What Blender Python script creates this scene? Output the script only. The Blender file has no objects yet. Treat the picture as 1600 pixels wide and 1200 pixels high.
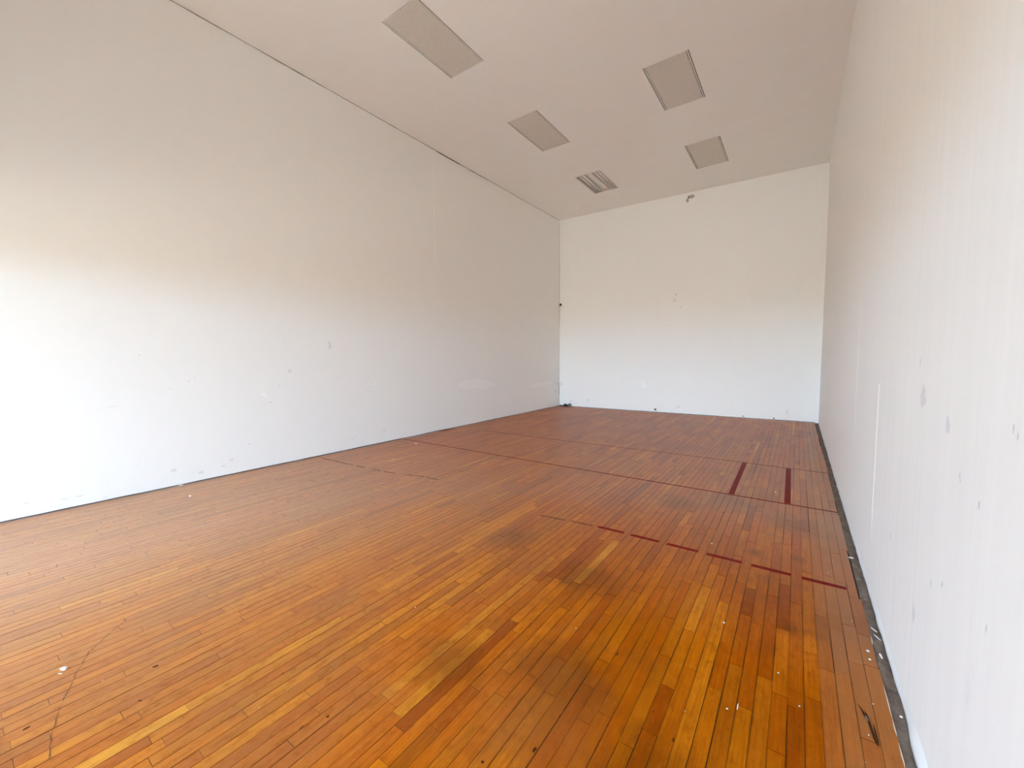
import bpy, bmesh, math, random
from mathutils import Vector, Matrix, noise

random.seed(7)
C = bpy.context.scene.collection
SC = bpy.context.scene

# ------------------------------------------------------------------ camera
W, D, H = 6.10, 11.97, 5.34            # court width, depth, height (metres)
F_PX = 631.6                            # focal length in pixels of the 1600 px wide frame
CAM = Vector((5.6976, 1.4260, 1.4395))
YAW, PITCH, ROLL = 0.6138, -0.0671, -0.0064
cy, sy, cp, sp, cr, sr = (math.cos(YAW), math.sin(YAW), math.cos(PITCH), math.sin(PITCH),
                          math.cos(ROLL), math.sin(ROLL))
fwd = Vector((-sy * cp, cy * cp, sp))
rgt = Vector((cy, sy, 0))
upv = rgt.cross(fwd)
r2 = cr * rgt + sr * upv
u2 = -sr * rgt + cr * upv
cd = bpy.data.cameras.new('camera')
cam = bpy.data.objects.new('camera', cd)
C.objects.link(cam)
m3 = Matrix((r2, u2, -fwd)).transposed()
cam.matrix_world = Matrix.Translation(CAM) @ m3.to_4x4()
cd.sensor_fit = 'HORIZONTAL'
cd.sensor_width = 36
cd.lens = F_PX / 1600 * 36
cd.clip_start = 0.05
SC.camera = cam

# ------------------------------------------------------------------ sky, sun, exposure
BOUNCE_X0, BOUNCE_X1, BLOCKER_H = -2.0, 8.1, 1.6  # width of the added bright ground, height of its side walls
OPEN_H = 2.38                           # height of the opening in the back wall (behind the camera)
wd = bpy.data.worlds.new('sky')
SC.world = wd
wd.use_nodes = True
bg = wd.node_tree.nodes['Background']
SKY_BASE, SKY_GLOW = (0.53, 0.76, 1.0), (0.53, 0.76, 1.0)   # colour of the even sky and of its brighter side
BASE_K, GLOW_K = 0.05, 8.9
wn = wd.node_tree
tcw = wn.nodes.new('ShaderNodeTexCoord')
dot = wn.nodes.new('ShaderNodeVectorMath')
dot.operation = 'DOT_PRODUCT'
dot.inputs[1].default_value = (0, -0.95, 0.31)
wn.links.new(tcw.outputs['Generated'], dot.inputs[0])
mx0 = wn.nodes.new('ShaderNodeMath')
mx0.operation = 'MAXIMUM'
mx0.inputs[1].default_value = 0
wn.links.new(dot.outputs['Value'], mx0.inputs[0])
pw = wn.nodes.new('ShaderNodeMath')
pw.operation = 'POWER'
pw.inputs[1].default_value = 3
wn.links.new(mx0.outputs[0], pw.inputs[0])
bg2 = wn.nodes.new('ShaderNodeBackground')
bg.inputs[0].default_value = (*SKY_BASE, 1)
bg.inputs[1].default_value = BASE_K
bg2.inputs[0].default_value = (*SKY_GLOW, 1)
gk = wn.nodes.new('ShaderNodeMath')
gk.operation = 'MULTIPLY'
gk.inputs[1].default_value = GLOW_K
wn.links.new(pw.outputs[0], gk.inputs[0])
wn.links.new(gk.outputs[0], bg2.inputs[1])
addb = wn.nodes.new('ShaderNodeAddShader')
wn.links.new(bg.outputs[0], addb.inputs[0])
wn.links.new(bg2.outputs[0], addb.inputs[1])
wn.links.new(addb.outputs[0], wn.nodes['World Output'].inputs[0])
sd = bpy.data.lights.new('sun', 'SUN')
sd.energy = 22.0
sd.angle = math.radians(0.6)
sd.color = (1.0, 0.98, 0.89)
sun = bpy.data.objects.new('sun', sd)
C.objects.link(sun)
sun.rotation_euler = (math.radians(-28), math.radians(4), 0)
pd = bpy.data.lights.new('opening_portal', 'AREA')   # guides the sampling of the sky through the opening
pd.shape = 'RECTANGLE'
pd.size, pd.size_y = W, OPEN_H
pd.cycles.is_portal = True
po = bpy.data.objects.new('opening_portal', pd)
C.objects.link(po)
po.location = (W / 2, -0.02, OPEN_H / 2)
po.rotation_euler = (math.radians(90), 0, math.radians(0))
SC.view_settings.view_transform = 'Standard'
SC.view_settings.look = 'None'
SC.view_settings.gamma = 1
SC.view_settings.exposure = 2.02
SC.view_settings.use_curve_mapping = False
SC.cycles.diffuse_bounces = 10
SC.cycles.glossy_bounces = 4
SC.cycles.max_bounces = 14
SC.cycles.use_denoising = True
SC.cycles.sample_clamp_indirect = 8


# ------------------------------------------------------------------ material helpers
class NT:
    def __init__(self, name):
        self.m = bpy.data.materials.new(name)
        self.m.use_nodes = True
        self.t = self.m.node_tree
        self.b = self.t.nodes['Principled BSDF']
        self.out = self.t.nodes['Material Output']

    def n(self, typ, **kw):
        nd = self.t.nodes.new(typ)
        for k, v in kw.items():
            if k.startswith('i_'):
                key = k[2:]
                nd.inputs[int(key) if key.isdigit() else key].default_value = v
            else:
                setattr(nd, k, v)
        return nd

    def l(self, a, b):
        self.t.links.new(a, b)

    def coords(self, scale=(1, 1, 1), kind='Object'):
        tc = self.n('ShaderNodeTexCoord')
        mp = self.n('ShaderNodeMapping')
        mp.inputs['Scale'].default_value = scale
        self.l(tc.outputs[kind], mp.inputs['Vector'])
        return mp.outputs[0]

    def noise(self, vec, scale, detail=3, rough=.55):
        nd = self.n('ShaderNodeTexNoise')
        nd.inputs['Scale'].default_value = scale
        nd.inputs['Detail'].default_value = detail
        nd.inputs['Roughness'].default_value = rough
        if vec is not None:
            self.l(vec, nd.inputs['Vector'])
        return nd.outputs[0]

    def ramp(self, fac, stops):
        nd = self.n('ShaderNodeValToRGB')
        e = nd.color_ramp.elements
        while len(e) < len(stops):
            e.new(0.5)
        for i, (p, c) in enumerate(stops):
            e[i].position = p
            e[i].color = (c, c, c, 1) if not isinstance(c, tuple) else (*c, 1)
        self.l(fac, nd.inputs[0])
        return nd.outputs[0]

    def mix(self, fac, a, b, mode='MIX'):
        nd = self.n('ShaderNodeMix', data_type='RGBA', blend_type=mode)
        for s, v in ((0, fac), (6, a), (7, b)):
            if hasattr(v, 'links') or hasattr(v, 'is_linked'):
                self.l(v, nd.inputs[s])
            elif s == 0:
                nd.inputs[0].default_value = v
            else:
                nd.inputs[s].default_value = (*v, 1)
        return nd.outputs[2]

    def math(self, op, a, b=None):
        nd = self.n('ShaderNodeMath', operation=op)
        for i, v in enumerate((a, b)):
            if v is None:
                continue
            if hasattr(v, 'is_linked'):
                self.l(v, nd.inputs[i])
            else:
                nd.inputs[i].default_value = v
        return nd.outputs[0]

    def bump(self, h, strength, dist=.01):
        nd = self.n('ShaderNodeBump')
        nd.inputs['Strength'].default_value = strength
        nd.inputs['Distance'].default_value = dist
        self.l(h, nd.inputs['Height'])
        self.l(nd.outputs[0], self.b.inputs['Normal'])


def plain(name, col, rough=.6, metal=0., spec=.3, var=.2):
    k = NT(name)
    k.b.inputs['Base Color'].default_value = (*col, 1)
    k.b.inputs['Roughness'].default_value = rough
    k.b.inputs['Metallic'].default_value = metal
    k.b.inputs['Specular IOR Level'].default_value = spec
    v = k.coords((1, 1, 1))
    n1 = k.noise(v, 18, 3)
    c = k.mix(k.ramp(n1, [(.3, 0.), (.75, .35)]), col, tuple(x * (1 - var) for x in col))
    k.l(c, k.b.inputs['Base Color'])
    return k.m


def paint(name, col, streak=(2.5, 2.5, .18), amt=.035, bump=.12, scuff=0.):
    """white wall paint: faint vertical roller streaks, mottling and a light orange-peel bump"""
    k = NT(name)
    v1 = k.coords(streak)
    st = k.noise(v1, 4.0, 4, .6)
    v2 = k.coords((1, 1, 1))
    mo = k.noise(v2, 1.1, 3, .6)
    dk = tuple(x * (1 - amt * 2) for x in col)
    c = k.mix(k.ramp(st, [(.32, 0.), (.72, 1.)]), dk, col)
    c = k.mix(k.ramp(mo, [(.35, 0.), (.7, .5)]), c, tuple(x * (1 - amt) for x in (col[0], col[1], col[2] * .99)))
    if scuff:
        # worn grey smudges concentrated on the lowest metre and a half
        sc = k.noise(k.coords((3.2, 3.2, 2.6)), 2.6, 6, .7)
        sep = k.n('ShaderNodeSeparateXYZ')
        tc = k.n('ShaderNodeTexCoord')
        k.l(tc.outputs['Object'], sep.inputs[0])
        hgt = k.ramp(k.math('DIVIDE', sep.outputs[2], 2.0), [(0., 1.), (.75, 0.)])
        msk = k.math('MULTIPLY', k.ramp(sc, [(.60, 0.), (.72, 1.)]), hgt)
        c = k.mix(k.math('MULTIPLY', msk, scuff), c, (.46, .44, .44))
    k.l(c, k.b.inputs['Base Color'])
    k.b.inputs['Roughness'].default_value = .55
    k.b.inputs['Specular IOR Level'].default_value = .25
    fine = k.noise(k.coords((1, 1, 1)), 90, 2)
    hh = k.math('ADD', k.math('MULTIPLY', st, 1.0), k.math('MULTIPLY', fine, .12))
    k.bump(hh, bump, .006)
    return k.m



# ------------------------------------------------------------------ materials
WHITE = (.925, .924, .899)
M = {}
M['wall'] = paint('white_wall_paint', WHITE, streak=(1.2, 1.2, .5), amt=.006, bump=.03, scuff=.10)
M['wall_streaky'] = paint('rolled_wall_paint', WHITE, streak=(3, 5.5, .12), amt=.020, bump=.07, scuff=.14)
M['ceiling'] = paint('ceiling_paint', (.932, .926, .89), streak=(.8, .8, .8), amt=.012, bump=.05)
M['end_blocker'] = plain('grey_end_blocker', (.55, .53, .50), .8)
M['light_trap'] = plain('dark_light_trap', (.16, .13, .11), .9)
M['dark_surround'] = plain('dark_surround_ground', (.07, .08, .05), .9)
M['side_blocker'] = plain('dark_side_blocker', (.13, .11, .10), .9)
M['ground'] = plain('pale_bounce_ground', (.54, .51, .46), .9)
M['dark'] = plain('dark_gap', (.035, .028, .022), .9)
M['crack'] = plain('brown_crack', (.13, .105, .08), .9)
M['slot'] = plain('slot_shade_metal', (.11, .085, .065), .8)
M['diffuser'] = plain('diffuser_plastic', (.72, .68, .615), .45)
M['light_frame'] = plain('white_enamel', (.80, .77, .73), .4)
M['pan'] = plain('reflector_enamel', (.70, .65, .61), .35, var=.05)
M['tube'] = plain('tube_glass', (.90, .87, .83), .25, spec=.4, var=.0)
M['socket'] = plain('socket_plastic', (.92, .90, .87), .5, var=.0)
M['tube_cap'] = plain('tube_cap_metal', (.35, .32, .30), .35, .7)
M['black'] = plain('black_rubber', (.012, .011, .010), .5)
M['steel'] = plain('dull_steel', (.06, .06, .06), .45, .6)
M['flake'] = plain('white_paint_flake', (.88, .86, .82), .7, var=.05)
M['splinter'] = plain('dark_splinter', (.06, .024, .010), .9, spec=.03)
M['rubble'] = plain('grey_rubble', (.17, .145, .125), .9)
M['caulk'] = plain('old_caulk', (.72, .62, .50), .6)
M['bead'] = plain('joint_paint', (.97, .96, .935), .5, var=.0)
M['lip'] = paint('plaster_lip_paint', (.88, .88, .88), amt=.03, bump=.3)
M['patch_white'] = plain('filler_white', (.975, .975, .955), .8, var=.03)
M['patch_pale'] = plain('touch_up_paint', (.965, .965, .935), .5, var=.02)
M['damage'] = plain('bare_plaster', (.46, .42, .38), .9)
M['damage_dark'] = plain('bare_plaster_hollow', (.27, .245, .22), .9)
M['scuff'] = plain('grey_scuff', (.80, .79, .795), .7, var=.08)
M['scuff_dark'] = plain('dark_scuff', (.34, .32, .31), .7)
M['scuff_mid'] = plain('mid_scuff', (.66, .64, .645), .7, var=.1)
M['gouge'] = plain('wood_gouge', (.06, .017, .004), .9, spec=.03)
M['stain'] = plain('wood_stain', (.16, .030, .002), .6, spec=.05)


STAINS = [(4.87, 2.97, .32), (4.62, 3.80, .30), (5.15, 5.85, .40), (4.80, 5.55, .30), (5.75, 5.55, .30), (5.50, 4.80, .08), (5.75, 4.85, .08),
          (5.72, 3.95, .08), (5.35, 2.75, .25), (4.40, 2.75, .22), (5.95, 4.1, .25), (3.9, 4.0, .25)]


def floor_material():
    k = NT('maple_strips')
    at = k.n('ShaderNodeVertexColor', layer_name='tone')
    sep = k.n('ShaderNodeSeparateColor')
    k.l(at.outputs[0], sep.inputs[0])
    tone, hue, wear = sep.outputs[0], sep.outputs[1], sep.outputs[2]
    uv = k.coords((1, 1, 1), 'UV')
    mp = k.n('ShaderNodeMapping')
    mp.inputs['Scale'].default_value = (1.6, 42, 1)
    k.l(uv, mp.inputs['Vector'])
    grain = k.noise(mp.outputs[0], 2.2, 6, .68)
    mp2 = k.n('ShaderNodeMapping')
    mp2.inputs['Scale'].default_value = (5, 26, 1)
    k.l(uv, mp2.inputs['Vector'])
    fig = k.noise(mp2.outputs[0], 1.5, 3, .6)
    blot = k.noise(k.coords((1, .7, 1)), 1.7, 5, .65)
    base = k.ramp(tone, [(0., (.25, .040, .0008)), (.22, (.39, .077, .001)), (.55, (.52, .127, .0015)),
                         (.82, (.60, .175, .003)), (1., (.68, .26, .018))])
    base = k.mix(k.ramp(hue, [(0., .45), (.35, 0.)]), base, (.36, .058, .001))
    base = k.mix(k.ramp(hue, [(.7, 0.), (1., .35)]), base, (.36, .125, .006))
    base = k.mix(k.ramp(grain, [(.30, .58), (.58, 0.)]), base, (.19, .034, .001))
    base = k.mix(k.ramp(fig, [(.52, 0.), (.80, .40)]), base, (.58, .19, .012))
    base = k.mix(k.ramp(blot, [(.44, 0.), (.68, .55)]), base, (.22, .045, .001))
    # dark stains left on the boards
    pos = k.coords((1, 1, 0))
    edge = k.noise(k.coords((1, .6, 1)), 7, 5, .7)
    st = None
    for (sx, sy_, sr_) in STAINS:
        ds = k.n('ShaderNodeVectorMath', operation='DISTANCE')
        k.l(pos, ds.inputs[0])
        ds.inputs[1].default_value = (sx, sy_, 0)
        v = k.math('SUBTRACT', 1.15, k.math('DIVIDE', ds.outputs['Value'], sr_))
        st = v if st is None else k.math('MAXIMUM', st, v)
    st = k.math('ADD', st, k.math('MULTIPLY', k.math('SUBTRACT', edge, .5), 1.6))
    base = k.mix(k.ramp(st, [(.15, 0.), (.85, .60)]), base, (.15, .030, .001))
    # paler towards the near left: the left wall's sheen put into the colour
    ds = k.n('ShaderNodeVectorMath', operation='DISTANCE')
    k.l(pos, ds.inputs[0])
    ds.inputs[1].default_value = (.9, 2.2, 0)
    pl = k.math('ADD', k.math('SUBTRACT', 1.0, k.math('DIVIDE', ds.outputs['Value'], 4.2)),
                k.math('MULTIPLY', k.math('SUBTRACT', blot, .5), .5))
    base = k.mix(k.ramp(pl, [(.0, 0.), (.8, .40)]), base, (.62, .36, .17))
    # grime along the edges of the boards, and short cross-grain smudges
    ab = k.math('MULTIPLY', k.math('ABSOLUTE', k.math('SUBTRACT', at.outputs['Alpha'], .5)), 2.0)
    grime = k.noise(k.coords((1, .25, 1)), 9, 4, .65)
    em = k.math('MULTIPLY', k.ramp(ab, [(.84, 0.), (1., 1.)]), k.ramp(grime, [(.40, .0), (.68, .75)]))
    base = k.mix(em, base, (.13, .026, .002))
    mp3 = k.n('ShaderNodeMapping')
    mp3.inputs['Scale'].default_value = (9, 16, 1)
    k.l(uv, mp3.inputs['Vector'])
    smud = k.noise(mp3.outputs[0], 1.6, 5, .7)
    base = k.mix(k.ramp(smud, [(.30, .50), (.50, 0.)]), base, (.20, .042, .002))
    base = k.mix(k.ramp(smud, [(.58, 0.), (.80, .40)]), base, (.60, .21, .012))
    worn = k.noise(k.coords((1.3, .5, 1)), 2.3, 4, .6)
    base = k.mix(k.math('MULTIPLY', wear, k.ramp(worn, [(.25, .55), (.7, 1.)])), base, (.36, .155, .060))
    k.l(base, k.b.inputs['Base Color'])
    rr = k.math('ADD', .25, k.math('MULTIPLY', k.noise(k.coords((1, 1, 1)), 3.5, 4, .6), .14))
    k.b.inputs['Roughness'].default_value = .6
    k.b.inputs['Specular IOR Level'].default_value = 0
    k.bump(k.math('ADD', grain, k.math('MULTIPLY', blot, .6)), .10, .002)
    # thin worn varnish: hardly any sheen looking down, a strong one at grazing angles
    fr = k.n('ShaderNodeFresnel')
    fr.inputs['IOR'].default_value = 1.5
    fac = k.math('MINIMUM', k.math('MULTIPLY', k.math('MAXIMUM', k.math('SUBTRACT', fr.outputs[0], .07), .002), 1.8), .22)
    gl = k.n('ShaderNodeBsdfGlossy')
    gl.inputs['Color'].default_value = (.96, .96, .96, 1)
    k.l(rr, gl.inputs['Roughness'])
    mxs = k.n('ShaderNodeMixShader')
    k.l(fac, mxs.inputs[0])
    k.l(k.b.outputs[0], mxs.inputs[1])
    k.l(gl.outputs[0], mxs.inputs[2])
    k.l(mxs.outputs[0], k.out.inputs[0])
    return k.m


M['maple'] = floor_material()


def strip_material():
    k = NT('dusty_gap')
    n1 = k.noise(k.coords((1, .5, 1)), 16, 6, .7)
    n2 = k.noise(k.coords((1, .6, 1)), 45, 3, .6)
    c = k.ramp(n1, [(.25, (.085, .060, .042)), (.5, (.185, .140, .110)), (.75, (.29, .235, .195))])
    c = k.mix(k.ramp(n2, [(.62, 0.), (.75, .6)]), c, (.42, .36, .31))
    k.l(c, k.b.inputs['Base Color'])
    k.b.inputs['Specular IOR Level'].default_value = .05
    k.b.inputs['Roughness'].default_value = .9
    k.bump(n1, .5, .01)
    return k.m


M['strip'] = strip_material()


def line_material(name, col, lo, hi):
    k = NT(name)
    k.b.inputs['Base Color'].default_value = (*col, 1)
    k.b.inputs['Roughness'].default_value = .5
    k.b.inputs['Specular IOR Level'].default_value = .08
    nz = k.noise(k.coords((1, .35, 1)), 22, 5, .7)
    c = k.mix(k.ramp(nz, [(.4, 0.), (.8, .6)]), col, tuple(x * .55 for x in col))
    k.l(c, k.b.inputs['Base Color'])
    msk = k.ramp(k.noise(k.coords((1, .3, 1)), 34, 5, .75), [(lo, 0.), (hi, 1.)])
    tr = k.n('ShaderNodeBsdfTransparent')
    mx = k.n('ShaderNodeMixShader')
    k.l(msk, mx.inputs[0])
    k.l(tr.outputs[0], mx.inputs[1])
    k.l(k.b.outputs[0], mx.inputs[2])
    k.l(mx.outputs[0], k.out.inputs[0])
    return k.m


M['red_line'] = line_material('red_court_paint', (.20, .0035, .004), .20, .30)
M['thin_line'] = line_material('thin_red_court_paint', (.19, .016, .006), .24, .44)
M['scratch'] = line_material('wood_scratch', (.22, .095, .035), .36, .58)
M['worn_line'] = line_material('worn_red_court_paint', (.30, .080, .035), .36, .62)


# ------------------------------------------------------------------ mesh helpers
def obj(name, bm, mat, parent=None, smooth=False):
    me = bpy.data.meshes.new(name)
    bmesh.ops.recalc_face_normals(bm, faces=bm.faces) if not getattr(bm, 'keep', False) else None
    bm.to_mesh(me)
    bm.free()
    for mm in (mat if isinstance(mat, (list, tuple)) else [mat]):
        me.materials.append(mm)
    if smooth:
        for p in me.polygons:
            p.use_smooth = True
    o = bpy.data.objects.new(name, me)
    C.objects.link(o)
    if parent is not None:
        o.parent = parent
    return o


def struct(o):
    o['kind'] = 'structure'
    return o


def tag(o, label, cat, group=None):
    o['label'] = label
    o['category'] = cat
    if group:
        o['group'] = group
    return o


def empty(name, loc, label, cat, group=None):
    o = bpy.data.objects.new(name, None)
    C.objects.link(o)
    o.location = loc
    o.empty_display_size = .1
    return tag(o, label, cat, group)


def hexa(bm, pts):
    """box from eight corners: bottom four then top four, same winding"""
    v = [bm.verts.new(p) for p in pts]
    for f in ((0, 1, 2, 3), (7, 6, 5, 4), (0, 4, 5, 1), (1, 5, 6, 2), (2, 6, 7, 3), (3, 7, 4, 0)):
        bm.faces.new([v[i] for i in f])
    return v


def box(bm, x0, y0, z0, x1, y1, z1):
    return hexa(bm, [(x0, y0, z0), (x1, y0, z0), (x1, y1, z0), (x0, y1, z0),
                     (x0, y0, z1), (x1, y0, z1), (x1, y1, z1), (x0, y1, z1)])


def cyl(bm, p0, p1, r, n=14, r2=None):
    p0, p1 = Vector(p0), Vector(p1)
    d = (p1 - p0)
    q = d.to_track_quat('Z', 'Y')
    r2 = r if r2 is None else r2
    a = [bm.verts.new(p0 + q @ Vector((r * math.cos(t), r * math.sin(t), 0)))
         for t in (2 * math.pi * i / n for i in range(n))]
    b = [bm.verts.new(p1 + q @ Vector((r2 * math.cos(t), r2 * math.sin(t), 0)))
         for t in (2 * math.pi * i / n for i in range(n))]
    for i in range(n):
        bm.faces.new((a[i], a[(i + 1) % n], b[(i + 1) % n], b[i]))
    bm.faces.new(a[::-1])
    bm.faces.new(b)


def zc(x, y):
    """height of the ceiling: it sags a little towards the far left corner"""
    return H - .045 * max(0, 1 - x / W) * max(0., min(1.2, (y - 3) / 8.85))


def xl(y):
    """inner face of the left wall"""
    return -.028 + .073 * max(0., y) / 11.85


FL, FR = Vector((.045, 11.85, 0)), Vector((6.112, 12.089, 0))


def yf(x):
    return FL.y + (FR.y - FL.y) * (x - FL.x) / (FR.x - FL.x)


def xr(y):
    return 6.098 + .014 * max(0., y) / 12.089


# ------------------------------------------------------------------ setting
def wall(name, a, b, out, mat, t=.2, z0=-.12):
    """solid wall between inner points a and b, thickness t towards `out`"""
    bm = bmesh.new()
    o = Vector(out) * t
    za, zb = zc(a[0], a[1]), zc(b[0], b[1])
    A, B = Vector((a[0], a[1], 0)), Vector((b[0], b[1], 0))
    N = 24
    prev = None
    for i in range(N + 1):
        p = A.lerp(B, i / N)
        zt = zc(max(0, p.x), p.y)
        ring = [bm.verts.new(q) for q in ((p.x, p.y, z0), (p.x, p.y, zt),
                                          (p.x + o.x, p.y + o.y, zt), (p.x + o.x, p.y + o.y, z0))]
        if prev:
            for j in range(4):
                bm.faces.new((prev[j], prev[(j + 1) % 4], ring[(j + 1) % 4], ring[j]))
        else:
            bm.faces.new(ring)
        prev = ring
    bm.faces.new(prev[::-1])
    return struct(obj(name, bm, mat))


wl = wall('wall_left', (xl(0), 0), (FL.x, FL.y), (-1, 0, 0), M['wall'])
wr = wall('wall_right', (xr(0), 0), (FR.x, FR.y), (1, 0, 0), M['wall_streaky'])
wf = wall('wall_front', (FL.x, FL.y), (FR.x, FR.y), (0, 1, 0), M['wall'])

bm = bmesh.new()                        # back wall: wide opening below, gap to the added dark box above
TRAP_Z0, TRAP_Z1 = 3.05, 5.15
box(bm, xl(0) + .001, -.2, OPEN_H, xr(0) - .001, 0, TRAP_Z0)
box(bm, xl(0) + .001, -.2, TRAP_Z1, xr(0) - .001, 0, H - .001)
wb = struct(obj('wall_back', bm, M['wall']))

# ceiling: a slab with five pockets for the recessed lights
LIGHTS = {'A': (1.625, 2.185, 4.645, 5.800), 'B': (1.632, 2.187, 7.125, 8.273), 'C': (3.857, 4.423, 7.180, 8.328),
          'D': (3.862, 4.433, 9.665, 10.796), 'E': (1.625, 2.180, 9.638, 10.720)}
GX, GY = .011, .006
xs = sorted({-.21, 6.32} | {round(v, 4) for l in LIGHTS.values() for v in (l[0] - GX, l[1] + GX)} | {.6, 3.0, 5.2})
ys = sorted({-.2, 12.3} | {round(v, 4) for l in LIGHTS.values() for v in (l[2] - GY, l[3] + GY)} | {1.5, 3.0, 6.5, 9.0, 11.4})
bm = bmesh.new()
vv = {}


def gv(x, y, top):
    key = (x, y, top)
    if key not in vv:
        vv[key] = bm.verts.new((x, y, 5.62 if top else zc(max(0, x), y)))
    return vv[key]


def in_pocket(x, y):
    return any(l[0] - GX < x < l[1] + GX and l[2] - GY < y < l[3] + GY for l in LIGHTS.values())


cells = {}
for i in range(len(xs) - 1):
    for j in range(len(ys) - 1):
        cells[i, j] = in_pocket((xs[i] + xs[i + 1]) / 2, (ys[j] + ys[j + 1]) / 2)
for (i, j), hole in cells.items():
    q = [(xs[i], ys[j]), (xs[i + 1], ys[j]), (xs[i + 1], ys[j + 1]), (xs[i], ys[j + 1])]
    bm.faces.new([gv(*p, True) for p in q])
    if not hole:
        bm.faces.new([gv(*p, False) for p in reversed(q)])
    for (di, dj), (a, b) in {(0, -1): (0, 1), (1, 0): (1, 2), (0, 1): (2, 3), (-1, 0): (3, 0)}.items():
        nb = cells.get((i + di, j + dj))
        if (nb is None and not hole) or (nb is False and hole):
            pa, pb = q[a], q[b]
            bm.faces.new([gv(*pa, False), gv(*pb, False), gv(*pb, True), gv(*pa, True)])
ce = struct(obj('ceiling', bm, M['ceiling']))

# unseen dark box added behind the upper back wall to soak up light
bm = bmesh.new()
gx0, gx1 = xl(0) - .2, xr(0) + .2
box(bm, gx0, -2.6, TRAP_Z0 - .35, gx1, -.2, TRAP_Z0 - .15)
box(bm, gx0, -2.8, TRAP_Z0 - .35, gx1, -2.6, H)
box(bm, gx0, -2.8, H, gx1, -.2, H + .2)
box(bm, gx0 - .2, -2.8, TRAP_Z0 - .35, gx0, -.2, H + .2)
box(bm, gx1, -2.8, TRAP_Z0 - .35, gx1 + .2, -.2, H + .2)
struct(obj('wall_light_trap', bm, M['light_trap']))
# added outside, unseen: a bright strip of ground that bounces sun inwards, dark surround
bm = bmesh.new()
box(bm, -45, -80, -.30, 50, -.205, -.16)
gr = struct(obj('ground', bm, M['dark_surround']))
bm = bmesh.new()
box(bm, BOUNCE_X0, -22, -.155, BOUNCE_X1, -.205, -.12)
struct(obj('ground_bounce', bm, M['ground']))
for nm, xa, xb in (('wall_blocker_left', BOUNCE_X0 - .25, BOUNCE_X0), ('wall_blocker_right', BOUNCE_X1, BOUNCE_X1 + .25)):  # unseen dark walls added to hold back sky light from the sides
    bm = bmesh.new()
    box(bm, xa, -14, -.12, xb, -.205, BLOCKER_H)
    struct(obj(nm, bm, M['side_blocker']))
bm = bmesh.new()
box(bm, BOUNCE_X0 - .25, -14.3, -.12, BOUNCE_X1 + .25, -14.0, 2.0)
struct(obj('wall_blocker_end', bm, M['end_blocker']))  # unseen wall added to cut off the lowest sky

# ------------------------------------------------------------------ floor: maple strips laid lengthwise
PW = .0572
X0 = 5.7122
bm = bmesh.new()
col = bm.loops.layers.float_color.new('tone')
uvl = bm.loops.layers.uv.new('UVMap')


def quad_plank(x0, x1, y0, y1, tone, hue, wear, z):
    dz = [random.uniform(-.00018, .00018) for _ in range(4)]
    v = [bm.verts.new((x, y, z + d)) for (x, y), d in zip(((x0, y0), (x1, y0), (x1, y1), (x0, y1)), dz)]
    f = bm.faces.new(v)
    ou, ov = random.uniform(0, 60), random.uniform(0, 60)
    for lp in f.loops:
        lp[col] = (tone, hue, wear, 0. if lp.vert in (v[0], v[3]) else 1.)
        lp[uvl].uv = (lp.vert.co.y - y0 + ou, lp.vert.co.x - x0 + ov)
    # thin arris down to the sub-floor so that the seam has a side
    lo = [bm.verts.new((p.co.x, p.co.y, z - .006)) for p in v]
    for i in range(4):
        s = bm.faces.new((v[i], lo[i], lo[(i + 1) % 4], v[(i + 1) % 4]))
        for lp in s.loops:
            lp[col] = (.0, .2, 0, 1)
            lp[uvl].uv = (ou, ov)


kmin = -int((X0 - .0) / PW)
kmax = int((6.049 - X0) / PW)
rng = random.Random(11)
random.seed(5)
for k in range(kmin - 1, kmax + 1):
    xa, xb = X0 + k * PW, X0 + (k + 1) * PW
    first, last = k == kmin - 1, k == kmax
    y = -.19 - rng.uniform(0, .5)
    prev_tone = .5
    while y < 12.2:
        L = min(max(rng.lognormvariate(-.45, .55), .16), 1.9)
        if rng.random() < .07:
            L = rng.uniform(.12, .25)
        y2 = y + L
        tone = min(1, max(0, rng.gauss(.52, .20)))
        hue = rng.random()
        if L < .27 and rng.random() < .45:
            tone = rng.uniform(0, .15)
        g0, g1 = (abs(rng.gauss(.0006, .0005)) + .0002 for _ in range(2))
        if rng.random() < .12:
            g1 += rng.uniform(.0006, .0016)
        ge = rng.uniform(.0002, .0012)
        x0, x1 = xa + g0, xb - g1
        ym = (y + y2) / 2
        if first or x0 < xl(ym) + .012:
            x0 = max(x0, xl(max(0, ym)) + rng.choice((.006, .008, .014, .02)))
        if last:
            x1 = min(xb, 6.049 + rng.uniform(-.006, .006))
        ya, yb = max(y + ge, -.19), min(y2 - ge, yf((xa + xb) / 2) - .020 - rng.uniform(0, .006))
        wear = 0.
        xm = (xa + xb) / 2
        wear = max(0., min(1., (xm - 5.80) / .10)) * rng.uniform(.55, .95)
        if xm < .1:
            wear = max(wear, .5)
        if x1 - x0 > .004 and yb - ya > .02:
            quad_plank(x0, x1, ya, yb, tone, hue, wear, rng.uniform(-.0003, .0003))
        y = y2
n_top = len(bm.faces)
for f in bm.faces:
    f.material_index = 0
before = set(bm.faces)
hexa(bm, [(xl(0) + .002, -.195, -.12), (xr(0) - .002, -.195, -.12), (FR.x - .003, FR.y - .003, -.12), (FL.x + .003, FL.y - .003, -.12),
          (xl(0) + .002, -.195, -.006), (xr(0) - .002, -.195, -.006), (FR.x - .003, FR.y - .003, -.006), (FL.x + .003, FL.y - .003, -.006)])
for f in bm.faces:
    if f not in before:
        f.material_index = 1
fl = struct(obj('floor', bm, [M['maple'], M['dark']]))

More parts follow.
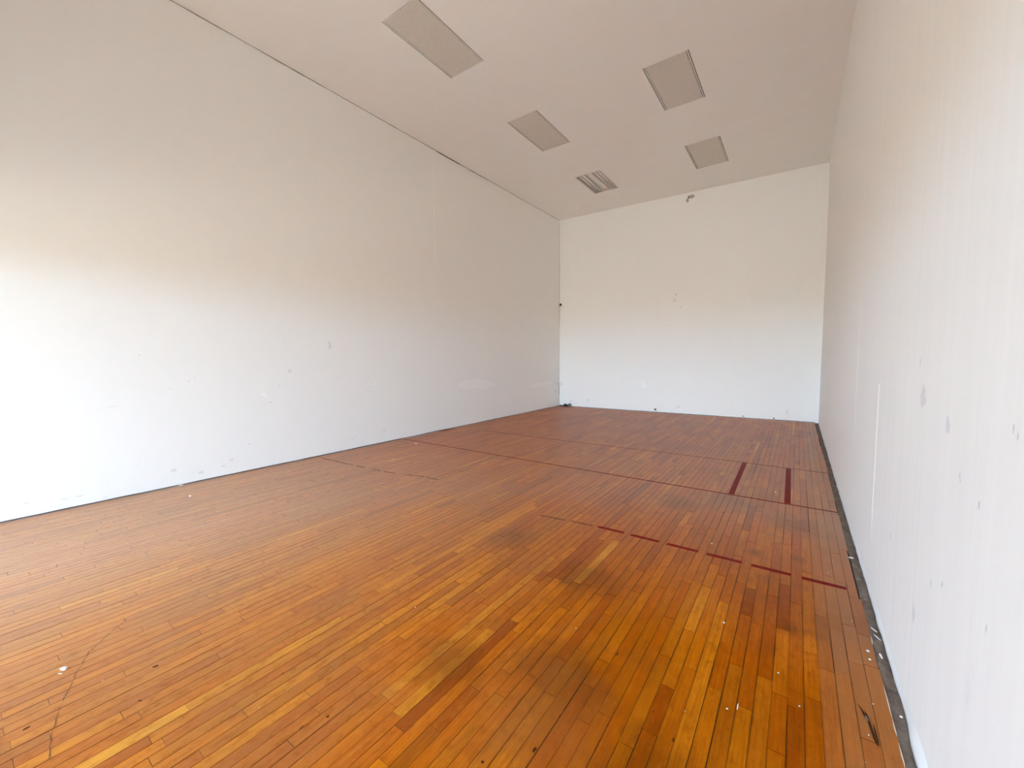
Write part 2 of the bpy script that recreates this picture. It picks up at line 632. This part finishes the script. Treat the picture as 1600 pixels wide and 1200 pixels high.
# bare dusty strip between the last board and the right wall
bm = bmesh.new()
prev = None
N = 160
for i in range(N + 1):
    y = -.19 + (12.06 + .19) * i / N
    jit = noise.noise(Vector((0, y * 3.1, 2.))) * .005
    z = -.0035 + noise.noise(Vector((5, y * 5, 0))) * .0015
    r = [bm.verts.new(p) for p in ((6.052 + jit, y, -.0058), (6.053 + jit, y, z), (6.075, y, z + .0015), (xr(y) - .0005, y, z), (xr(y) - .0005, y, -.0058))]
    if prev:
        for j in range(4):
            bm.faces.new((prev[j], prev[j + 1], r[j + 1], r[j]))
    prev = r
tr = struct(obj('trim_1', bm, M['strip'], None))

# caulk remnant along the edge of the strip
for (ya, yb) in ((3.28, 3.40), (3.43, 3.52), (3.52, 3.72), (3.05, 3.24), (4.02, 4.10)):
    n = 10
    bm = bmesh.new()
    prev = None
    for i in range(n + 1):
        y = ya + (yb - ya) * i / n
        w = .0022 * math.sin(math.pi * i / n) + .0006
        x = 6.0535 + noise.noise(Vector((3, y * 20, 1))) * .002
        r = [bm.verts.new((x - w, y, -.002)), bm.verts.new((x, y, .0015 + w)), bm.verts.new((x + w, y, -.002))]
        if prev:
            for j in range(2):
                bm.faces.new((prev[j], prev[j + 1], r[j + 1], r[j]))
        prev = r
    o = obj('caulk', bm, M['caulk'], tr)
    o['label'] = 'cracked pale caulk along the edge of the boards'


# ------------------------------------------------------------------ painted court lines (parts of the floor)
def ribbon_floor(name, pts, width, mat, parent=fl, z=.0009, label=None, nseg=1):
    """flat painted band along a path of (x, y)"""
    bm = bmesh.new()
    uvl = bm.loops.layers.uv.new('UVMap')
    P = [Vector((p[0], p[1], 0)) for p in pts]
    L, R = [], []
    for i, p in enumerate(P):
        d = (P[min(i + 1, len(P) - 1)] - P[max(i - 1, 0)]).normalized()
        n = Vector((-d.y, d.x, 0))
        w = width[i] if isinstance(width, (list, tuple)) else width
        L.append(bm.verts.new((p + n * w / 2) + Vector((0, 0, z))))
        R.append(bm.verts.new((p - n * w / 2) + Vector((0, 0, z))))
    m = len(P) - 1
    for i in range(m):
        f = bm.faces.new((L[i], R[i], R[i + 1], L[i + 1]))
        for lp, uv in zip(f.loops, ((.5, 1), (.5, 0), (.5, 0), (.5, 1))):
            lp[uvl].uv = uv
        if f.normal.z < 0:
            f.normal_flip()
    o = obj(name, bm, mat, parent)
    if label:
        o['label'] = label
    return o




ribbon_floor('service_line', [(.70, 7.53), (2.4, 7.525), (4.5, 7.60), (6.04, 7.587)], .027, M['thin_line'],
             label='thin dark red line across the far part of the floor')
ribbon_floor('short_line', [(.03, 6.10), (3.2, 6.078), (6.046, 6.083)], .031, M['thin_line'],
             label='long thin dark red line across the whole floor')
ribbon_floor('box_line', [(5.667, 6.10), (5.655, 7.57)], .052, M['red_line'], label='broad red bar nearest the right wall')
ribbon_floor('box_line', [(5.184, 6.10), (5.168, 7.58)], .052, M['red_line'], label='broad red bar farther from the right wall')
for x0, x1 in ((4.365, 4.589), (4.646, 4.868), (4.926, 5.150), (5.206, 5.430), (5.488, 5.712), (5.770, 5.993)):
    ribbon_floor('receiving_dash', [(x0, 4.567), (x1, 4.571)], .040, M['red_line'], label='red dash of the broken line')
for a, b in (((.09, 4.54), (.87, 4.565)), ((.93, 4.57), (1.10, 4.58)), ((1.22, 4.59), (1.40, 4.60)),
             ((1.46, 4.605), (1.66, 4.625)), ((1.78, 4.66), (2.06, 4.735)), ((2.09, 4.735), (2.29, 4.74)),
             ((3.84, 4.50), (4.08, 4.53)), ((4.12, 4.54), (4.32, 4.56))):
    ribbon_floor('worn_dash', [a, b], .030, M['worn_line'], label='faded brownish dash of the broken line')
ribbon_floor('open_seam', [(2.284, 4.74), (2.284, 5.15), (2.284, 5.62)], [.007, .006, .002], M['dark'], z=.0012,
             label='dark open seam between two boards')
base_pts = [(2.70, 1.95), (2.776, 1.869), (2.83, 1.83), (2.887, 1.776), (2.97, 1.74), (3.05, 1.705), (3.073, 1.701), (3.16, 1.665),
            (3.246, 1.638), (3.33, 1.612), (3.407, 1.594), (3.48, 1.585), (3.55, 1.574)]
pts, wid = [], []
for (xa, ya), (xb, yb) in zip(base_pts, base_pts[1:]):
    for q in range(5):
        x, y = xa + (xb - xa) * q / 5, ya + (yb - ya) * q / 5
        pts.append((x + .006 * noise.noise(Vector((x * 30, y * 30, 1))), y + .006 * noise.noise(Vector((x * 30, y * 30, 9)))))
        wid.append(.0045 + .0035 * noise.noise(Vector((x * 14, 0, 3))))
ribbon_floor('scratch', pts, wid, M['scratch'], label='dark wandering scratch across the boards')


def blob(n, seed, rag=.3):
    """outline of a ragged patch inside the unit square"""
    out = []
    for i in range(n):
        t = 2 * math.pi * i / n
        r = .5 * (1 - rag * .5 + rag * noise.noise(Vector((math.cos(t) * 1.7 + seed * 3.7, math.sin(t) * 1.7, seed))))
        out.append((r * math.cos(t), r * math.sin(t)))
    return out


def floor_decal(name, x, y, lx, ly, rot, mat, label=None, z=.0011):
    bm = bmesh.new()
    c, s = math.cos(rot), math.sin(rot)
    v = [bm.verts.new((x + a * lx * c - b * ly * s, y + a * lx * s + b * ly * c, z)) for a, b in blob(14, x * 7 + y)]
    bm.faces.new(v)
    o = obj(name, bm, mat, fl)
    if label:
        o['label'] = label
    return o


# splintered hole in a board by the right wall: recessed dark slivers round a loose grey chip
def sliver(bm, x, y, L, w, h, rot, z=.0006):
    c, s = math.cos(rot), math.sin(rot)
    pr = [(-.5, 0), (-.2, .5), (.25, .42), (.5, 0), (.2, -.45), (-.3, -.5)]
    lo = [bm.verts.new((x + a * w * 0 + (b * w) * c - (a * L) * s, y + (b * w) * s + (a * L) * c, z)) for a, b in pr]
    tp = [bm.verts.new((p.co.x * .999 + x * .001, p.co.y * .98 + y * .02, z + h * random.uniform(.5, 1))) for p in lo]
    n = len(pr)
    for i in range(n):
        bm.faces.new((lo[i], lo[(i + 1) % n], tp[(i + 1) % n], tp[i]))
    bm.faces.new(tp)
    bm.faces.new(lo[::-1])


bm = bmesh.new()
for (x, y, L, w, r) in ((5.978, 3.425, .18, .009, -.10), (5.966, 3.475, .09, .006, -.25), (5.990, 3.39, .12, .006, -.02),
                        (5.960, 3.505, .06, .004, -.4)):
    sliver(bm, x, y, L, w, .0012, -r)
sp_ = obj('splintered_hole', bm, M['splinter'], fl)
sp_['label'] = 'long dark splintered hole in a board by the right wall'
bm = bmesh.new()
sliver(bm, 5.970, 3.462, .035, .007, .003, .15, .001)
obj('loose_chip', bm, M['rubble'], sp_)
for (x, y, lx, ly, r) in ((5.235, 2.97, .02, .03, .1), (5.02, 2.62, .012, .05, .2)):
    pass


def onz(u, v, z=0.):
    """the point of the floor (or of height z) seen at a pixel, used to read positions off the photograph"""
    d = r2 * (u - 800) / F_PX - u2 * (v - 600) / F_PX + fwd
    return CAM + d * (z - CAM.z) / d.z


for (u, v, lx, ly, lab) in ((965, 1022, .014, .05, 'dark split in a board'), (1052, 1157, .012, .04, 'pair of dark nail holes'),
                            (835, 1172, .02, .05, 'dark knot'), (875, 1119, .012, .03, 'dark knot in a pale board'),
                            (512, 1120, .02, .025, 'dark pit'), (471, 1137, .008, .04, 'curved dark nick'),
                            (754, 1191, .02, .02, 'dark pit'), (442, 1052, .01, .012, 'small dark pit'),
                            (1020, 1112, .014, .014, 'dark spot')):
    p = onz(u, v)
    floor_decal('gouge', p.x, p.y, lx * .6, ly * .6, random.uniform(-.2, .2), M['gouge'], lab)
p = onz(696, 672)
floor_decal('gouge', xl(p.y) + .05, p.y, .10, .55, 0, M['stain'], 'chewed board end along the left wall')


# ------------------------------------------------------------------ wall details (parts of the walls)
def wall_pt(side, u, v):
    d = r2 * (u - 800) / F_PX - u2 * (v - 600) / F_PX + fwd
    if side == 'L':
        t = (0 - CAM.x) / d.x
        for _ in range(4):
            p = CAM + d * t
            t = (xl(p.y) - CAM.x) / d.x
    elif side == 'R':
        t = (6.1 - CAM.x) / d.x
        for _ in range(4):
            p = CAM + d * t
            t = (xr(p.y) - CAM.x) / d.x
    else:
        t = (12 - CAM.y) / d.y
        for _ in range(4):
            p = CAM + d * t
            t = (yf(p.x) - CAM.y) / d.y
    return CAM + d * t


def wall_decal(name, side, u, v, w, h, mat, label=None, off=.0012, rot=0., rag=.6):
    p = wall_pt(side, u, v)
    par = {'L': wl, 'R': wr, 'F': wf}[side]
    ax = Vector((0, 1, 0)) if side in 'LR' else (FR - FL).normalized()
    nn = {'L': Vector((1, 0, 0)), 'R': Vector((-1, 0, 0)), 'F': Vector((0, -1, 0))}[side]
    if side == 'L':
        ax = (FL - Vector((xl(0), 0, 0))).normalized()
    if side == 'R':
        ax = (FR - Vector((xr(0), 0, 0))).normalized()
    c, s = math.cos(rot), math.sin(rot)
    bm = bmesh.new()
    vs = []
    for a, b in blob(16, u * .13 + v * .07, rag):
        a, b = a * w, b * h
        vs.append(bm.verts.new(p + ax * (a * c - b * s) + Vector((0, 0, a * s + b * c)) + nn * off))
    bm.faces.new(vs)
    o = obj(name, bm, mat, par)
    if label:
        o['label'] = label
    return o


def bead(name, side, y, z0, z1, w, h, label=None, mat=None, taper=True):
    """raised vertical joint: a rounded ridge on the wall"""
    par = {'L': wl, 'R': wr}[side]
    sx = 1 if side == 'L' else -1
    bm = bmesh.new()
    prev = None
    n = 40
    for i in range(n + 1):
        t = i / n
        z = z0 + (z1 - z0) * t
        k = min(1, 5 * t + .15) if taper else 1.
        yy = y + noise.noise(Vector((y, z * 1.3, 4))) * .006
        x = xl(yy) if side == 'L' else xr(yy)
        ring = []
        for a, b in ((-.5, -.0005), (-.3, .6), (0, 1), (.3, .6), (.5, -.0005)):
            ring.append(bm.verts.new((x + sx * b * h * k, yy + a * w, z)))
        if prev:
            for j in range(4):
                bm.faces.new((prev[j], prev[j + 1], ring[j + 1], ring[j]))
        prev = ring
    o = obj(name, bm, mat or M['bead'], par, True)
    if label:
        o['label'] = label
    return o


bead('joint_bead', 'L', 6.985, 3.24, 5.285, .034, .004, 'pale raised joint running down from the ceiling')
for u, v0, v1, h in ((1345, 480, 700, .0025), (1374, 600, 860, .003)):
    a, b = wall_pt('R', u, v0), wall_pt('R', u - 6, v1)
    bead('joint_bead', 'R', a.y, b.z, a.z, .030, h, 'pale vertical roller ridge')

# ragged dark crack where the left wall meets the ceiling
bm = bmesh.new()
prev = None
N = 220
for i in range(N + 1):
    y = .02 + (11.82 - .02) * i / N
    t = .006 + .004 * noise.noise(Vector((1, y * 1.7, 0))) + .004 * noise.noise(Vector((2, y * 7, 0)))
    if 7.1 < y < 7.7:
        t += .012
    if 8.0 < y < 8.6:
        t += .004
    t = max(t, .003)
    zt = zc(0, y) - .0004
    zz = zt - t
    x = xl(y)
    r = [bm.verts.new(q) for q in ((x + .0002, y, zz), (x + .0025, y, zz), (x + .0025, y, zt), (x + .0002, y, zt))]
    if prev:
        for j in range(4):
            bm.faces.new((prev[j], prev[(j + 1) % 4], r[(j + 1) % 4], r[j]))
    prev = r
o = obj('ceiling_crack', bm, M['crack'], wl)
o['label'] = 'dark ragged crack along the ceiling edge'
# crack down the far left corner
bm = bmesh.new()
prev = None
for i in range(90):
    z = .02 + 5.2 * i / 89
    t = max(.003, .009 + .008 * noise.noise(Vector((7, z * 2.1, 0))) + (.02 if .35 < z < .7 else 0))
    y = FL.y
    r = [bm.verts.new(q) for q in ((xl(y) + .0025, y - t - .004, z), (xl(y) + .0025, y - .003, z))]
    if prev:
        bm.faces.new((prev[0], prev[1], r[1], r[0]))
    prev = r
M['corner'] = plain('corner_crack_brown', (.40, .35, .31), .9)
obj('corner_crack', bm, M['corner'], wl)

# open dark joint between the foot of the walls and the floor
for par, fn, n, end in ((wl, lambda q: Vector((xl(q * 11.80), q * 11.80, 0)), Vector((1, 0, 0)), 1.),
                        (wf, lambda q: Vector((FL.x + (FR.x - .06 - FL.x) * q, yf(FL.x + (FR.x - .06 - FL.x) * q), 0)), Vector((0, -1, 0)), 1.)):
    bm = bmesh.new()
    prev = None
    for i in range(301):
        q = i / 300
        p = fn(q)
        step = noise.noise(Vector((math.floor(q * 23) * 5.3, 2.2, n.x)))
        hgt = max(.004, .0125 + .005 * step + .003 * noise.noise(Vector((q * 60, 1, 1))))
        r = [bm.verts.new(p + n * d + Vector((0, 0, z))) for d, z in ((.0003, .0005), (.0022, .0005), (.0022, hgt), (.0003, hgt))]
        if prev:
            for j in range(4):
                bm.faces.new((prev[j], prev[(j + 1) % 4], r[(j + 1) % 4], r[j]))
        prev = r
    obj('base_gap', bm, M['crack'], par)['label'] = 'dark joint along the floor'

# lumpy plaster edge at the foot of the right wall
bm = bmesh.new()
prev = None
N = 420
for i in range(N + 1):
    y = .05 + (11.9 - .05) * i / N
    n1 = noise.noise(Vector((9, y * 1.5, 0)))
    n2 = noise.noise(Vector((4, y * 6.5, 0)))
    n3 = noise.noise(Vector((6, y * 19, 0)))
    d = max(.0015, .0055 + .004 * n1 + .004 * n2 + .002 * n3)
    hgt = .045 + .018 * n1 + .012 * n2
    if 3.20 < y < 3.50:
        k = math.sin(math.pi * (y - 3.20) / .30)
        d += .010 * k
        hgt += .02 * k
    x = xr(y)
    z0 = .0015 + max(0, .004 * n3)
    r = [bm.verts.new(q) for q in ((x - .0001, y, z0), (x - d, y, z0), (x - d * 1.02, y, z0 + hgt * .35), (x - d * .5, y, z0 + hgt * .75), (x - .0001, y, z0 + hgt))]
    if prev:
        for j in range(4):
            bm.faces.new((prev[j], prev[j + 1], r[j + 1], r[j]))
    prev = r
o = obj('plaster_lip', bm, M['lip'], wr, True)
o['label'] = 'lumpy white plaster edge at the foot of the wall'

# patches, holes and scuffs
wall_decal('plaster_damage', 'F', 1074, 313, .10, .16, M['damage'], None)
wall_decal('plaster_damage', 'F', 1076, 308, .07, .12, M['damage_dark'], None, off=.0016)
wall_decal('plaster_damage', 'F', 1080, 307, .20, .12, M['damage'], 'grey chipped spot just under the ceiling')
wall_decal('filler_patch', 'F', 1005.5, 600, .22, .27, M['patch_white'], 'round white filler patch')
wall_decal('filler_patch', 'L', 575, 600, .10, .07, M['patch_white'], 'small white filler patch')
wall_decal('filler_patch', 'L', 585, 600, .06, .06, M['patch_white'])
wall_decal('filler_patch', 'L', 412, 617, .07, .12, M['patch_white'], None, rot=.8)
wall_decal('touch_up_patch', 'L', 748, 600, 1.5, .36, M['patch_pale'], 'pale greenish touch-up patch')
wall_decal('touch_up_patch', 'L', 846, 600, 1.7, .22, M['patch_pale'])
for (u, v, s) in ((218, 555, .012), (295, 596, .012), (304, 590, .010), (423, 629, .016), (437, 602, .014)):
    wall_decal('nail_hole', 'L', u, v, s, s, M['scuff_dark'])
for (u, v, w, h) in ((871, 600, .10, .14), (868, 612, .14, .08), (872, 592, .06, .10)):
    wall_decal('plaster_damage', 'L', u, v, w * 1.5, h, M['scuff'])
wall_decal('plaster_damage', 'F', 877, 600, .10, .18, M['scuff'])
wall_decal('scuff_mark', 'F', 892, 627, .16, .07, M['scuff'])
wall_decal('scuff_mark', 'F', 919, 625, .10, .10, M['scuff'])
for (u, v, w, h) in ((1060, 636, .12, .04), (1230, 644, .05, .12), (1054, 469, .08, .12), (1056, 460, .1, .08), (1064, 480, .06, .06), (1046, 500, .05, .05)):
    wall_decal('scuff_mark', 'F', u, v, w, h, M['scuff'])
for (u, v, w, h, r) in ((1443, 618, .11, .13, .3), (1531, 789, .014, .035, 0), (1585, 670, .010, .030, 0), (1592, 680, .010, .025, 0),
                        (1501, 746, .03, .03, 0), (1482, 665, .06, .09, 0), (1542, 983, .010, .035, .2), (1439, 565, .03, .05, 0),
                        (1392, 838, .015, .04, 0), (1455, 912, .03, .05, 0), (1473, 913, .015, .03, 0), (1428, 960, .05, .10, 0)):
    wall_decal('scuff_mark', 'R', u, v, w, h, M['scuff_mid'] if w < .016 else M['scuff'], rot=r)
for (u, v, w, h) in ((124, 775, .10, .015), (100, 780, .10, .012), (165, 777, .06, .01), (42, 786, .05, .02), (349, 728, .06, .025), (362, 718, .05, .04),
                     (390, 694, .05, .03), (550, 687, .05, .025), (553, 683, .03, .03), (600, 672, .08, .04), (175, 635, .10, .01), (265, 607, .08, .01),
                     (272, 735, .08, .04), (315, 738, .08, .04), (515, 540, .05, .2), (452, 580, .06, .08)):
    wall_decal('scuff_mark', 'L', u, v, w, h, M['scuff'])


# ------------------------------------------------------------------ recessed ceiling lights
def ring_frame(bm, x0, x1, y0, y1, z0, z1, w):
    box(bm, x0, y0, z0, x1, y0 + w, z1)
    box(bm, x0, y1 - w, z0, x1, y1, z1)
    box(bm, x0, y0 + w, z0, x0 + w, y1 - w, z1)
    box(bm, x1 - w, y0 + w, z0, x1, y1 - w, z1)


def housing(bm, x0, x1, y0, y1, z0, z1):
    """open-bottomed sheet-metal box"""
    t = .004
    box(bm, x0, y0, z1 - t, x1, y1, z1)
    box(bm, x0, y0, z0, x0 + t, y1, z1 - t)
    box(bm, x1 - t, y0, z0, x1, y1, z1 - t)
    box(bm, x0 + t, y0, z0, x1 - t, y0 + t, z1 - t)
    box(bm, x0 + t, y1 - t, z0, x1 - t, y1, z1 - t)


def panel_light(key, label):
    x0, x1, y0, y1 = LIGHTS[key]
    xm, ym = (x0 + x1) / 2, (y0 + y1) / 2
    zz = zc(xm, ym)
    t = empty('ceiling_light', (xm, ym, zz), label, 'ceiling light', 'recessed light panels in the ceiling')
    hx, hy = (x1 - x0) / 2, (y1 - y0) / 2
    bm = bmesh.new()
    housing(bm, -hx + .001, hx - .001, -hy + .001, hy - .001, .012, .15)
    ring_frame(bm, -hx - GX + .0008, hx + GX - .0008, -hy - GY + .0008, hy + GY - .0008, .0065, .0115, .012)   # added dark ring: shade of the slot round the frame, put into its colour
    obj('housing', bm, M['slot'], t)
    bm = bmesh.new()                    # hinged door frame: wider on the long sides
    w = .016
    box(bm, -hx, -hy, .001, -hx + w, hy, .012)
    box(bm, hx - w, -hy, .001, hx, hy, .012)
    box(bm, -hx + w, -hy, .001, hx - w, -hy + .010, .012)
    box(bm, -hx + w, hy - .010, .001, hx - w, hy, .012)
    fr = obj('frame', bm, M['light_frame'], t)
    bm = bmesh.new()
    box(bm, -hx + w + .007, -hy + .012, .004, hx - w - .007, hy - .012, .010)
    obj('diffuser', bm, M['diffuser'], t)
    for sx in (-1, 1):                  # latches that bridge the slot on each long side
        for yy in (-hy * .6, hy * .6):
            bm = bmesh.new()
            box(bm, sx * (hx - w - .0065), yy - .012, .005, sx * (hx - w + .001), yy + .012, .009)
            obj('latch', bm, M['light_frame'], fr)
    return t


panel_light('A', 'large flat light panel nearest the camera, cut off by the top of the picture')
panel_light('B', 'flat covered light panel on the left, between the nearest panel and the open light')
panel_light('C', 'flat covered light panel, larger and nearer of the two on the right')
panel_light('D', 'flat covered light panel on the right near the far wall, smaller of the two there')

x0, x1, y0, y1 = LIGHTS['E']
xm, ym = (x0 + x1) / 2, (y0 + y1) / 2
hx, hy = (x1 - x0) / 2, (y1 - y0) / 2
t = empty('ceiling_light', (xm, ym, zc(xm, ym)), 'open recessed light without its cover, bare tubes showing, near the far wall', 'ceiling light',
          'recessed light panels in the ceiling')
bm = bmesh.new()
prof = [(-hx, .002), (-hx, .10), (-hx * .78, .115), (-hx * .40, .095), (-hx * .26, .115), (hx * .26, .115), (hx * .40, .095), (hx * .78, .115), (hx, .10), (hx, .002)]
a = [bm.verts.new((x, -hy + .002, z)) for x, z in prof]
b = [bm.verts.new((x, hy - .002, z)) for x, z in prof]
for i in range(len(prof) - 1):
    bm.faces.new((a[i], a[i + 1], b[i + 1], b[i]))
bm.faces.new(a)
bm.faces.new(b[::-1])
hs = obj('reflector_pan', bm, M['pan'], t)
bm = bmesh.new()
ring_frame(bm, -hx, hx, -hy, hy, .0005, .004, .012)
obj('frame', bm, M['light_frame'], t)
bm = bmesh.new()
pr = [(-.072, .112), (-.055, .040), (.055, .040), (.072, .112)]
a = [bm.verts.new((x, -hy + .03, z)) for x, z in pr]
b = [bm.verts.new((x, hy - .03, z)) for x, z in pr]
for i in range(3):
    bm.faces.new((a[i], a[i + 1], b[i + 1], b[i]))
bm.faces.new(a)
bm.faces.new(b[::-1])
bm.faces.new((a[3], a[0], b[0], b[3]))
obj('ballast_cover', bm, M['light_frame'], t)
for tx in (-.215, -.135, .135, .215):
    bm = bmesh.new()
    cyl(bm, (tx, -hy + .045, .036), (tx, hy - .045, .036), .018, 14)
    tb = obj('tube', bm, M['tube'], t, True)
    for e in (-1, 1):
        bm = bmesh.new()
        cyl(bm, (tx, e * (hy - .046), .036), (tx, e * (hy - .024), .036), .0185, 14)
        obj('tube_cap', bm, M['tube_cap'], tb)
    for e in (-1, 1):
        bm = bmesh.new()
        box(bm, tx - .016, e * (hy - .013) - .009, .022, tx + .016, e * (hy - .013) + .009, .096)
        bmesh.ops.bevel(bm, geom=bm.edges[:], offset=.004, segments=2, affect='EDGES')
        obj('socket', bm, M['socket'], t)

# ------------------------------------------------------------------ small fittings
p = Vector((FL.x, FL.y, 2.914))
t = empty('corner_fitting', (FL.x, FL.y - .03, 2.90), 'small black-ended fitting on a white stub high up in the far left corner', 'fitting')
bm = bmesh.new()
box(bm, .0005, -.085, -.030, .056, -.010, .025)
bmesh.ops.bevel(bm, geom=bm.edges[:], offset=.006, segments=2, affect='EDGES')
obj('bracket', bm, M['light_frame'], t)
bm = bmesh.new()
cyl(bm, (.050, .005, .012), (.075, -.045, .015), .020, 16)
cyl(bm, (.072, -.038, .0145), (.088, -.075, .016), .034, 18, .030)
obj('knob', bm, M['black'], t)

for (u, v, s, lab) in ((1024.5, 639.5, 1.0, 'dark stud at the foot of the far wall, below the round white patch'),
                       (1209, 653.5, .6, 'tiny dark stud at the foot of the far wall, nearer the right corner'),
                       (1161, 650, .5, 'tiny dark stud low on the far wall between two others')):
    p = wall_pt('F', u, v)
    t = empty('wall_stud', (p.x, yf(p.x), max(.02, p.z)), lab, 'stud', 'studs at the foot of the far wall')
    bm = bmesh.new()
    cyl(bm, (0, -.0005, 0), (0, -.045 * s, 0), .012 * s, 12)
    obj('shank', bm, M['steel'], t)
    bm = bmesh.new()
    cyl(bm, (0, -.045 * s, 0), (0, -.062 * s, 0), .028 * s, 6, .024 * s)
    obj('head', bm, M['steel'], t)


# ------------------------------------------------------------------ rubbish on the floor
def chunk(name, u, v, size, mat, label, cat, group=None, flat=.35, seed=0, pos=None, rot=0.):
    p = pos if pos is not None else onz(u, v)
    rg = random.Random(seed)
    bm = bmesh.new()
    bmesh.ops.create_icosphere(bm, subdivisions=2, radius=.5)
    for w in bm.verts:
        k = 1 + .35 * noise.noise(w.co * 2.6 + Vector((seed * 3.1, 0, 0)))
        w.co = Vector((w.co.x * size[0] * k, w.co.y * size[1] * k, w.co.z * size[2] * k))
    zmin = min(w.co.z for w in bm.verts)
    for w in bm.verts:
        w.co.z = max(0, w.co.z - zmin * .55)
    o = obj(name, bm, mat, None)
    o.location = (p.x, p.y, .0012)
    o.rotation_euler = (0, 0, rot)
    return tag(o, label, cat, group)


FG = 'paint flakes on the floor'
flakes = [
    (100, 1046, (.030, .020, .012), 'largest white paint flake, lying beside the dark scratch at the lower left', .5),
    (94, 1053, (.022, .007, .002), 'thin pale sliver beside the largest white flake at the lower left', .6),
    (297, 775.5, (.022, .022, .010), 'white paint flake on the boards a little out from the left wall', 0),
    (283, 758.8, (.05, .020, .014), 'white paint flake lying against the foot of the left wall', 1.5),
    (1131, 973.5, (.012, .010, .005), 'white fleck in the middle of the front boards below the red dashes', 0),
    (1152.5, 1105, (.004, .040, .004), 'narrow white sliver stuck in a seam near the bottom edge', 0),
    (1136, 1108, (.008, .008, .003), 'tiny white fleck left of the narrow sliver near the bottom edge', 0),
    (1211.5, 769.5, (.022, .022, .010), 'white fleck between the two broad red bars', 0),
    (1112, 850, (.014, .014, .006), 'white fleck just beyond the broken red line', 0),
    (650, 693.5, (.045, .03, .012), 'pale flake beside the long thin red line near the left wall', 0),
    (1356, 1018, (.012, .016, .005), 'pale flake by the dusty strip, upper of a close pair', .4),
    (1359, 1031, (.010, .012, .005), 'pale flake by the dusty strip, lower of a close pair', .2),
    (1216, 1052, (.007, .008, .004), 'tiny white speck on a plain board right of centre', 0),
    (1330, 872, (.03, .03, .004), 'pale flake at the edge of the boards beyond the broken line', 0),
    (1249, 1104, (.007, .008, .003), 'tiny white speck near the dark patterned board at bottom right', 0),
]
for i, (u, v, s, lab, rt) in enumerate(flakes):
    chunk('paint_flake', u, v, s, M['caulk'] if 'sliver beside' in lab else M['flake'], lab, 'paint flake', FG, seed=i, rot=rt)
for i, (u, v, s, lab, rt) in enumerate([
        (1376.5, 1026, (.010, .045, .006), 'longest white flake lying in the dusty strip by the right wall', .1),
        (1366, 985, (.006, .040, .004), 'thin white curl in the dusty strip above the longest flake', .6),
        (1371, 997, (.004, .050, .004), 'second thin white curl in the dusty strip, just above the longest flake', .5),
        (1408, 1121, (.010, .012, .005), 'small round white flake in the dusty strip near the bottom', 0)]):
    chunk('paint_flake', u, v, s, M['flake'], lab, 'paint flake', FG, seed=30 + i, rot=rt)
for i, (u, v, s, lab, rt) in enumerate([
        (243, 1042, (.008, .022, .006), 'dark splinter on the boards right of the largest white flake', -.3),
        (41, 1139, (.005, .022, .005), 'dark splinter at the far lower left, left of the long scratch', .2),
        (219, 1095.5, (.004, .016, .004), 'small dark splinter to the right of the long scratch', -.9)]):
    chunk('wood_splinter', u, v, s, M['splinter'], lab, 'splinter', 'dark splinters on the floor', seed=50 + i, rot=rt)
for i, (x, dy, s, lab) in enumerate([
        (.13, .055, (.11, .06, .05), 'grey rubble lump in the far left corner itself'),
        (.27, .050, (.14, .07, .10), 'largest dark rubble lump beside the far left corner'),
        (.40, .045, (.10, .05, .13), 'upright dark rubble lump, right of the largest one in the corner'),
        (.33, .14, (.12, .07, .03), 'flat rubble piece in front of the lumps in the far left corner')]):
    chunk('rubble_lump', 0, 0, s, M['rubble'] if i != 1 else M['steel'], lab, 'rubble', 'rubble in the far left corner', seed=70 + i,
          pos=Vector((x, yf(x) - dy, 0)), rot=.4 * i)

# faint crumbs nobody could count
bm = bmesh.new()
rg = random.Random(3)
for _ in range(70):
    x, y = rg.uniform(3.0, 6.0), rg.uniform(1.7, 7)
    if rg.random() < .35:
        x = rg.uniform(5.9, 6.09)
    s = rg.uniform(.0010, .0022)
    box(bm, x - s, y - s * rg.uniform(.6, 1.6), .0010, x + s, y + s, .0010 + s)
o = obj('floor_crumbs', bm, M['flake'])
o['kind'] = 'stuff'
tag(o, 'fine pale crumbs scattered over the wooden floor', 'crumbs')
